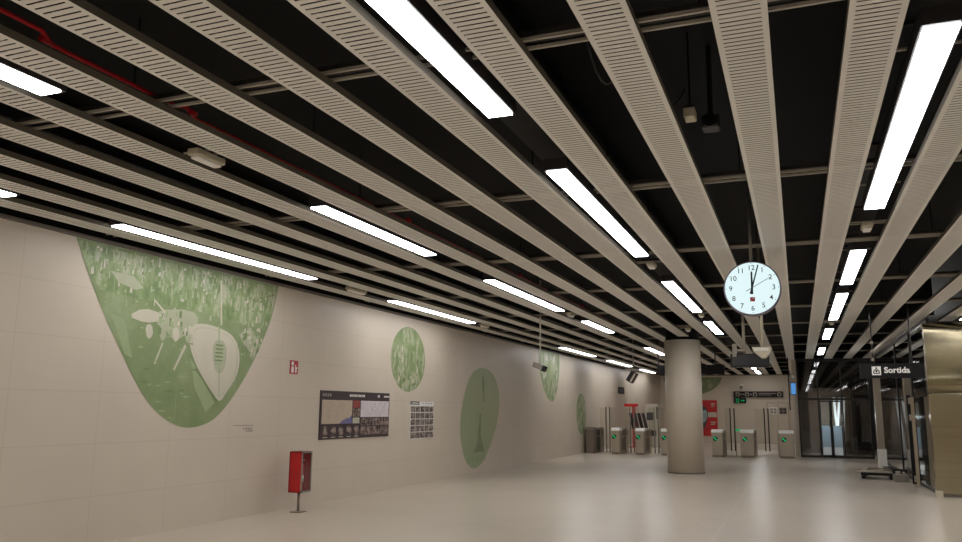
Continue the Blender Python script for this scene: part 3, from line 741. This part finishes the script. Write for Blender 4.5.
# ------------------------------------------------------------------ ticket gates
GY = 30.5
gates = [(-7.64, .31, GY, 0), (-6.65, .31, GY, 1), (-5.74, .31, GY, 1), (-4.79, .31, GY, 1), (-2.98, .38, GY, 1), (-2.01, .46, GY+.3, 1), (-.70, .49, GY+.5, 1)]
GL = ['leftmost steel ticket gate, with no green arrow, against the mural wall', 'steel ticket gate with green arrow, second from the mural wall', 'steel ticket gate with green arrow and bright top, third from the mural wall',
      'steel ticket gate half hidden by the left edge of the column', 'steel ticket gate just right of the round column, by the red advert', 'steel ticket gate with a green lit top strip, second right of the column', 'rightmost steel ticket gate, next to the glazed lobby']
for i, (gx, gw, gy, arrow) in enumerate(gates):
    r = thing('ticket_gate', (gx+gw/2, gy, 0), GL[i], 'ticket gate', 'ticket gates across the hall')
    l, h = 1.75, .94
    b = B(); prism(b, [(gy, 0), (gy, h-.05), (gy+.1, h), (gy+l-.1, h), (gy+l, h-.05), (gy+l, 0)], lambda p, q, d: (gx+d, p, q), 0, gw); link('cabinet_body', b, 'gatedark' if i == 0 else 'gate', r, bevel=.012)
    b = B(); prism(b, [(gy-.012, h-.085), (gy-.012, h-.06), (gy+.10, h+.03), (gy+.42, h+.03), (gy+.42, h-.085)], lambda p, q, d: (gx-.01+d, p, q), 0, gw+.02); link('reader_top', b, 'white' if arrow else 'gatedark', r, bevel=.008)  # white colour stands in for ceiling light falling on the sloped top
    b = B()
    for sx in (gx-.006, gx+gw): box(b, sx, sx+.006, gy+.45, gy+1.1, .12, .60); box(b, sx, sx+.006, gy+.45, gy+1.65, .66, .86)
    link('side_panel', b, 'gatedark' if i else 'darkmetal', r)
    b = B(); box(b, gx+.01, gx+gw-.01, gy-.004, gy+.01, 0, .07); link('plinth', b, 'gatedark', r)
    if arrow:
        ax, az = gx+gw*.34, .64
        b = B(); cyl(b, (ax, gy-.004, az), (ax, gy+.004, az), .085, n=20); q = link('arrow_light', b, 'blackgloss', r)
        b = B()
        prism(b, [(-.045, .06), (.0, .05), (.06, -.05), (.03, -.065), (-.02, .0), (-.06, .02)], lambda p, w_, d: (ax+p, gy-.006, az+w_))
        prism(b, [(.02, -.02), (.065, -.01), (.07, -.06)], lambda p, w_, d: (ax+p, gy-.0065, az+w_))
        prism(b, [(-.065, .03), (-.03, .065), (-.07, .07)], lambda p, w_, d: (ax+p, gy-.0065, az+w_))
        link('arrow', b, 'greenlogo', q)
    if i == 5:
        b = B(); box(b, gx-.16, gx-.0, gy+.1, gy+.6, .93, .985); link('light_strip', b, 'greenlogo', r)
# tall glass leaves that close the lanes
lanes = [(0, 1), (1, 2), (2, 3), (4, 5), (5, 6)]
LN = ['in the lane beside the mural wall', 'in the second lane from the mural wall', 'in the third lane from the mural wall', 'in the narrow lane right of the column', 'in the wide lane by the glazed lobby']
for j, (a, c) in enumerate(lanes):
    xa = gates[a][0]+gates[a][1]; xc = gates[c][0]; mid = (xa+xc)/2; gy = GY+1.0 + (.5 if j == 4 else 0)
    for side, (p, q) in enumerate(((xa+.025, mid-.05), (mid+.05, xc-.025 if c != 5 else xc-.18))):
        lab = 'tall glass gate leaf %s half %s' % ('left' if side == 0 else 'right', LN[j])
        r = thing('gate_leaf', ((p+q)/2, gy, .9), lab, 'glass gate leaf', 'glass leaves of the ticket gates')
        b = B(); box(b, p, q, gy-.006, gy+.006, .22, 1.73); link('glass_pane', b, 'glassgate', r)
        b = B(); e = (q-.04, q) if side == 0 else (p, p+.04)
        box(b, e[0], e[1], gy-.03, gy+.03, .18 if j > 2 else .02, 1.75); link('edge_post', b, 'darkmetal' if j > 2 else 'grey', r)
        b = B(); hx = p if side == 0 else q-.03; box(b, hx, hx+.03, gy-.03, gy+.03, 0, .95); link('hinge', b, 'steel', r)
# glass side screen: by the wall
# ------------------------------------------------------------------ beyond the gates
r = thing('advert_poster', (-5.0, YF, 1.2), 'red advert poster with a dark figure and pale band, partly behind the column', 'poster')
b = B(); box(b, -6.75, -4.05, YF-.05, YF, .33, 2.22); link('poster_frame', b, 'ad_red', r)
b = B(); fy = lambda p, q, d: (p, YF-.053-d, q)
prism(b, rect(-6.7, -4.08, 1.32, 1.58), fy, 0); prism(b, smooth([(-5.3, .6), (-5.15, 1.2), (-5.25, 1.6), (-5.0, 1.98), (-4.65, 1.9), (-4.5, 1.55), (-4.6, 1.1), (-4.75, .6)]), lambda p, q, d: fy(p, q, .001), 1)
prism(b, smooth([(-4.95, 1.1), (-4.9, 1.5), (-4.7, 1.75), (-4.55, 1.6), (-4.6, 1.2), (-4.75, 1.0)]), lambda p, q, d: fy(p, q, .002), 2)
for (u0, u1, z) in ((-4.35, -4.15, 2.02), (-4.35, -4.2, 1.9), (-4.4, -4.15, 1.05), (-4.4, -4.2, .95)): prism(b, rect(u0, u1, z-.03, z+.03), lambda p, q, d: fy(p, q, .003), 0)
link('poster_print', b, ['g_pale', 'ad_dark', 'ad_teal'], r, fixn=False)

r = thing('station_sign', (-1.93, YF-.1, 2.5), 'long black station sign with white pictograms on the far wall', 'sign')
b = B(); box(b, -3.15, -.70, YF-.14, YF-.02, 2.38, 2.69); link('sign_board', b, 'blackmatt', r)
b = B(); y = YF-.142
for x in (-3.06, -2.58, -2.18, -.98):
    prism(b, rect(x, x+.2, 2.435, 2.635), lambda p, q, d: (p, y, q), 0)
    prism(b, [(x+.05, 2.47), (x+.15, 2.47), (x+.15, 2.55), (x+.1, 2.6), (x+.05, 2.55)], lambda p, q, d: (p, y-.002, q), 1)
def dashes(x, x1, z, h):
    while x < x1:
        w = random.uniform(.02, .05); prism(b, rect(x, min(x+w, x1), z-h, z+h), lambda p, q, d: (p, y, q), 0); x += w+.018
dashes(-2.82, -2.62, 2.54, .03); dashes(-2.34, -2.22, 2.53, .05); dashes(-1.9, -1.05, 2.585, .028); dashes(-1.9, -1.3, 2.50, .02)
link('pictograms', b, ['greyink', 'blackmatt'], r, fixn=False)
b = B()
for x in (-2.9, -.95): box(b, x, x+.05, YF-.02, YF, 2.4, 2.67)
link('wall_bracket', b, 'darkmetal', r)
r = thing('exit_sign', (-2.85, YF-.1, 2.2), 'small green emergency exit sign below the black station sign', 'sign')
b = B(); box(b, -3.15, -2.54, YF-.12, YF-.0, 2.07, 2.34); link('sign_case', b, 'blackmatt', r)
b = B(); y = YF-.123
prism(b, [(-3.05, 2.11), (-2.9, 2.11), (-2.9, 2.3), (-3.05, 2.3)], lambda p, q, d: (p, y, q))
prism(b, [(-2.8, 2.18), (-2.7, 2.18), (-2.7, 2.14), (-2.6, 2.205), (-2.7, 2.27), (-2.7, 2.23), (-2.8, 2.23)], lambda p, q, d: (p, y, q))
link('pictogram', b, 'greenlit', r, fixn=False)
b = B(); prism(b, [(-3.0, 2.12), (-2.96, 2.12), (-2.965, 2.19), (-2.92, 2.16), (-2.93, 2.22), (-2.95, 2.28), (-3.0, 2.28), (-3.02, 2.2)], lambda p, q, d: (p, y-.002, q)); link('running_figure', b, 'blackmatt', r, fixn=False)
for nm, x, m_ in (('notice_sign', -1.4, 'greyink'), ('notice_sign', -.93, 'p_blue')):
    b = B(); box(b, x, x+.38, YF-.036, YF-.031, 1.52, 1.86, 0)
    for (u, w) in ((.03, 1.70), (.2, 1.70), (.03, 1.55), (.2, 1.55)): box(b, x+u, x+u+.14, YF-.039, YF-.036, w, w+.12, 1)
    tag(link(nm, b, ['white' if m_ == 'greyink' else 'greyink', m_ if m_ != 'p_blue' else 'p_dark']), ('pale notice with four grey squares on the far door leaf' if m_ == 'greyink' else 'notice with four dark squares on the far door, rightmost of two'), 'notice')

# red frame stand with leaflets and a pale ticket machine, seen through the left gates
r = thing('leaflet_stand', (-6.95, 36.5, 0), 'red stand with a T-shaped header and tilted dark leaflet pockets behind the gates', 'stand')
b = B(); box(b, -7.33, -6.72, 36.45, 36.55, 1.80, 1.93); link('header', b, 'ad_red', r)
b = B(); box(b, -6.99, -6.84, 36.5, 36.56, .03, 1.80); link('upright', b, 'ad_red', r)
b = B(); box(b, -7.2, -6.65, 36.3, 36.8, 0, .03); link('foot', b, 'ad_red', r)
for i in range(4):
    m = Matrix.Translation((-7.0+.19*i, 36.40, 1.22)) @ Matrix.Rotation(-.22, 4, 'Y')
    b = B(); box(b, -.07, .07, 0, .05, -.42, .30, 0, m); link('leaflet_pocket', b, 'p_dark' if i % 2 else 'darkmetal', r)
r = thing('ticket_machine', (-6.2, 37.6, 0), 'tall pale ticket machine seen through the left gates', 'ticket machine')
b = B(); box(b, -6.55, -5.95, 37.2, 37.9, 0, 1.93); link('machine_body', b, 'g_pale', r, bevel=.03)
b = B(); box(b, -6.46, -6.16, 37.19, 37.2, 1.2, 1.55); link('screen', b, 'ad_dark', r)
b = B(); box(b, -6.46, -6.05, 37.19, 37.2, .5, .75); link('tray', b, 'darkmetal', r)
b = B(); box(b, -6.02, -5.97, 37.185, 37.2, 1.25, 1.8); link('dark_strip', b, 'darkmetal', r)
r = thing('hanging_screen', (-.12, 31.5, 2.45), 'small blue lit screen beside the left edge of the glazed lobby', 'screen')
b = B(); box(b, -.215, -.035, 31.42, 31.54, 2.24, 2.68); link('screen_case', b, 'darkmetal', r)
b = B(); box(b, -.205, -.045, 31.41, 31.42, 2.26, 2.66); link('screen_face', b, 'bluescreen', r)
b = B(); sphere(b, (-.13, 31.44, 2.90), .05); link('indicator_lamp', b, 'white', r)
b = B(); box(b, -.29, -.25, 31.3, 31.5, 1.68, H-.005); tag(link('hanging_post', b, 'blackmatt'), 'thin black vertical post beside the blue screen above the rightmost gate', 'post')

# ------------------------------------------------------------------ glazed lobby
GT = H-.03
r = thing('glass_partition', (1.2, YG, 0), 'dark smoked glass front with a double door at the hall end', 'glass partition')
b = B()
for x in (.03, .70, 1.50, 2.42): box(b, x-.025, x+.025, YG-.04, YG+.06, 0, GT)
box(b, .03, 2.42, YG-.04, YG+.06, GT-.06, GT); box(b, .03, 2.42, YG-.04, YG+.06, 2.06, 2.14); box(b, .03, .70, YG-.04, YG+.06, 0, .08); box(b, 1.5, 2.42, YG-.04, YG+.06, 0, .08)
box(b, 1.086, 1.114, YG-.01, YG+.05, 0, 2.06)
link('frame', b, 'darkmetal', r)
for x0_, x1_, z0_, z1_ in ((.055, .675, .08, 2.06), (1.525, 2.395, .08, 2.06), (.055, .675, 2.14, GT-.06), (.725, 1.475, 2.14, GT-.06), (1.525, 2.395, 2.14, GT-.06)):
    b = B(); box(b, x0_, x1_, YG, YG+.012, z0_, z1_); link('pane', b, 'glassdark', r)
for x0_, x1_ in ((.73, 1.085), (1.115, 1.47)):
    b = B(); f = .035
    box(b, x0_, x0_+f, YG-.02, YG+.03, .001, 2.05); box(b, x1_-f, x1_, YG-.02, YG+.03, .001, 2.05); box(b, x0_, x1_, YG-.02, YG+.03, .001, .1); box(b, x0_, x1_, YG-.02, YG+.03, 2.0, 2.05)
    d = link('door_leaf', b, 'darkmetal', r)
    b = B(); box(b, x0_+f, x1_-f, YG, YG+.01, .38, 1.15); link('frosted_panel', b, 'frost', d)
    b = B(); box(b, x0_+f, x1_-f, YG, YG+.01, .1, .38); link('kick_panel', b, 'frostlow', d)
    b = B(); box(b, x0_+f, x1_-f, YG, YG+.01, 1.15, 2.0); link('pane', b, 'glassclear', d)
    hx = x1_-.05 if x0_ < 1 else x0_+.02
    b = B(); cyl(b, (hx, YG-.05, 1.1), (hx, YG-.05, 1.45), .012, n=8); link('handle', b, 'steel', d)
# dim lobby behind the doors, brightened by an added unseen point light
ld = bpy.data.lights.new('lobby_fill', 'POINT'); ld.energy = 50; ld.color = (.9, .97, 1); ld.shadow_soft_size = 0.0
lo = bpy.data.objects.new('lobby_fill', ld); COL.objects.link(lo); lo.location = (1.1, YG+.8, 1.5)
ld = bpy.data.lights.new('shaft_fill', 'POINT'); ld.energy = 150; ld.color = (1, .97, .92); ld.shadow_soft_size = 0.0  # added unseen point light, brightens the interior behind the side glass
lo = bpy.data.objects.new('shaft_fill', ld); COL.objects.link(lo); lo.location = (3.4, 26.5, 3.0)
b = B(); box(b, .4, 2.0, YG+3.6, YG+3.7, 0, 2.6); tag(link('lobby_screen', b, 'gatedark'), 'grey brown screen wall behind the lobby door glass', 'screen')
for i, (xa, xb, tl) in enumerate(((1.22, 1.30, .10), (1.34, 1.42, -.04), (1.44, 1.56, .06))):
    m = Matrix.Translation((xa, YG+1.5+.1*i, 0)) @ Matrix.Rotation(tl, 4, 'Y')
    b = B(); box(b, 0, xb-xa, 0, .03, .01, 2.2, 0, m)
    tag(link('pale_board', b, 'frostlow'), 'pale upright board behind the right lobby door leaf, %s of three' % ('leftmost', 'middle', 'rightmost')[i], 'board', 'pale boards inside the lobby')

r = thing('glass_side_screen', (XGL, 25, 0), 'long smoked glass side wall of the lobby running to the steel cladding', 'glass partition')
b = B(); ys = [YS+.25, 21.5, 24.6, YG-.05]
for y in ys: box(b, XGL-.0, XGL+.06, y-.03, y+.03, 0, GT)
box(b, XGL, XGL+.06, YS+.25, YG, GT-.06, GT); box(b, XGL, XGL+.06, YS+.25, YG, 0, .06)
link('frame', b, 'darkmetal', r)
for a, c in zip(ys, ys[1:]):
    b = B(); box(b, XGL+.02, XGL+.032, a+.03, c-.03, .06, GT-.06); link('pane', b, 'glassdark', r)
b = B(); box(b, 3.3, 4.6, 20.0, 28.0, .0, .9); tag(link('dark_machinery', b, 'darkpanel', bevel=.03), 'dark unlit escalator balustrade block behind the smoked side glass', 'balustrade')

r = thing('steel_cladding', (4.2, YS, 0), 'brushed warm steel cladding panels at the right edge', 'cladding')
b = B(); pr = [(2.02, 0), (2.20, -.001), (2.27, -.003), (2.31, -.002), (2.35, .002), (2.39, .0035), (2.46, .003), (2.7, 0), (2.92, -.004), (3.02, -.003), (3.12, .004), (3.22, .008), (3.28, .010), (3.34, .018), (3.39, .034), (3.43, .065)]
rows_ = [[b.verts.new((x, YS+dy, z)) for x in (XG, 6.6)] for z, dy in pr]
for p, q in zip(rows_, rows_[1:]): b.faces.new((p[0], p[1], q[1], q[0])).smooth = True
bk = [b.verts.new((x, YS+.22, z)) for z in (2.02, 3.43) for x in (XG, 6.6)]
b.faces.new([v[0] for v in rows_] + [bk[2], bk[0]]); b.faces.new([v[1] for v in rows_] + [bk[3], bk[1]])
b.faces.new((rows_[-1][0], rows_[-1][1], bk[3], bk[2])); b.faces.new((rows_[0][0], rows_[0][1], bk[1], bk[0])); b.faces.new((bk[0], bk[1], bk[3], bk[2]))
link('upper_panel', b, 'brass', r)
b = B(); box(b, XG, 6.6, YS, YS+.22, .06, 2.005); link('lower_panel', b, 'brass', r, bevel=.006)
b = B(); box(b, XG+.02, 6.6, YS+.02, YS+.2, 0, .06); link('plinth', b, 'trim', r)
b = B(); box(b, XG-.03, XG+.10, YS-.04, YS+.05, 0, .12); link('corner_guard', b, 'beige', r)
r = thing('lobby_post', (2.16, 26.0, 0), 'pale narrow post with a white base by the side glass, beyond the trolley', 'post')
b = B(); box(b, 2.07, 2.25, 25.9, 26.1, .60, 2.62); link('post_upright', b, 'gate', r)
b = B(); box(b, 2.06, 2.28, 25.87, 26.13, 0, .60); link('base_box', b, 'white', r)

# hanging exit sign
r = thing('way_out_sign', (1.73, 17.5, 2.42), 'black hanging sign reading Sortida with a white exit pictogram', 'sign')
b = B(); box(b, 1.175, 2.30, 17.45, 17.55, 2.285, 2.565); link('sign_board', b, 'blackmatt', r)
b = B(); box(b, 1.385, 1.545, 17.446, 17.45, 2.34, 2.51); y = 17.444
link('pictogram_square', b, 'white', r)
b = B()
P_ = lambda p, q, d: (1.465+p, 17.4445, 2.425+q)
prism(b, [(-.055, .0), (-.038, .0), (-.038, -.045), (.038, -.045), (.038, 0), (.055, 0), (.055, -.06), (-.055, -.06)], P_)
prism(b, [(-.055, .0), (.0, .055), (.055, .0), (.035, .0), (.0, .035), (-.035, .0)], P_)
prism(b, [(-.016, -.03), (.016, -.03), (.016, -.005), (.03, -.005), (0, .022), (-.03, -.005), (-.016, -.005)], P_)
prism(b, [(-.012, .05), (.012, .05), (.012, .07), (-.012, .07)], P_)
link('pictogram', b, 'blackmatt', r, fixn=False)
b = B(); text(b, 'Sortida', .155, face_y(1.60, 17.446, 2.432), 0, .005, 'LEFT'); link('lettering', b, 'white', r, fixn=False)
b = B()
for x in (1.42, 2.1): cyl(b, (x, 17.5, 2.565), (x, 17.5, TOP), .014, n=8)
link('hanging_rod', b, 'darkmetal', r)
b = B(); 
for z in (2.62, 2.78, 2.95): box(b, 1.395, 1.445, 17.47, 17.53, z, z+.06)
link('rod_clamp', b, 'steel', r)

# ------------------------------------------------------------------ trolley and boards on the floor
r = thing('platform_trolley', (1.85, 22.7, 0), 'low grey platform trolley parked on the floor before the dark glass', 'trolley')
m = Matrix.Translation((1.80, 22.75, 0)) @ Matrix.Rotation(-.12, 4, 'Z')
b = B(); box(b, -.48, .36, -.42, .42, .165, .195, 0, m); link('deck', b, 'gate', r, bevel=.008)
b = B(); box(b, -.40, .32, -.36, .36, .09, .165, 0, m); link('underframe', b, 'blackmatt', r)
for sx in (-.34, .27):
    for sy in (-.32, .32):
        c = m @ Vector((sx, sy, .05)); d = m.to_3x3() @ Vector((0, .02, 0))
        b = B(); cyl(b, c-d, c+d, .05, n=16); link('wheel', b, 'blackmatt', r)
b = B(); tube(b, [m @ Vector(p) for p in ((.33, -.3, .21), (.0, -.3, .23), (-.25, -.26, .23), (-.25, .26, .23), (.0, .3, .23), (.33, .3, .21))], .014, 8); link('folded_handle', b, 'steel', r)
r = thing('tool_case', (2.18, 22.35, 0), 'open grey tool case on the floor right of the trolley deck', 'tool case')
b = B(); box(b, 2.04, 2.36, 21.75, 22.1, 0, .17); link('case_base', b, 'grey', r, bevel=.01)
m = Matrix.Translation((2.2, 22.09, .172)) @ Matrix.Rotation(-.35, 4, 'X')
b = B(); box(b, -.16, .16, 0, .05, 0, .12, 0, m); link('case_lid', b, 'darkmetal', r)
b = B(); box(b, 2.1, 2.18, 21.8, 22.0, .17, .24); cyl(b, (2.27, 21.82, .2), (2.27, 22.04, .2), .03, n=10); link('tool', b, 'rail', r)
b = B(); m = Matrix.Translation((2.28, 24.6, 0)); box(b, -.14, .10, -2.0, 1.0, 0, .12, 0, m); box(b, -.16, .12, -2.0, 1.0, .12, .14, 0, m)
tag(link('floor_beam', b, 'darkmetal'), 'long dark beam lying on the floor along the side glass', 'beam')
r = thing('leaning_panel', (2.38, 21.0, 0), 'tall narrow pale edged panel standing against the side glass beside the steel cladding', 'panel')
b = B(); box(b, 2.375, 2.445, 20.60, 20.66, .0, 1.98); link('pale_edge', b, 'wood', r)
b = B(); box(b, 2.415, 2.445, 20.66, 21.4, .02, 2.0); link('panel_sheet', b, 'darkpanel', r)
b = B(); box(b, 2.30, 2.375, 20.60, 20.68, .06, 2.02); link('dark_edge', b, 'blackmatt', r)
b = B()
for z in (.1, 1.45, 1.82): box(b, 2.33, 2.39, 20.585, 20.60, z, z+.14)
link('clamp', b, 'gate', r)

# ------------------------------------------------------------------ world, camera, colour
w = bpy.data.worlds.new('World'); scene.world = w; w.use_nodes = True
w.node_tree.nodes['Background'].inputs[0].default_value = (.02, .02, .02, 1); w.node_tree.nodes['Background'].inputs[1].default_value = .2
cd = bpy.data.cameras.new('Camera'); cam = bpy.data.objects.new('Camera', cd); COL.objects.link(cam)
cd.sensor_width = 36; cd.lens = 796.62/962*36; cd.clip_end = 200; cd.clip_start = .05
R_ = ((.9308665, .3652239, .0099523), (.0534583, -.1630976, .9851606), (-.3614273, .9165210, .1713464))
cam.matrix_world = Matrix(((R_[0][0], R_[1][0], -R_[2][0], 0), (R_[0][1], R_[1][1], -R_[2][1], 0), (R_[0][2], R_[1][2], -R_[2][2], 1.6), (0, 0, 0, 1)))
scene.camera = cam
scene.view_settings.view_transform = 'Standard'
scene.view_settings.look = 'None'
scene.view_settings.exposure = 0.1
scene.cycles.use_denoising = True
scene.cycles.max_bounces = 8
scene.cycles.diffuse_bounces = 6
scene.cycles.sample_clamp_indirect = 6
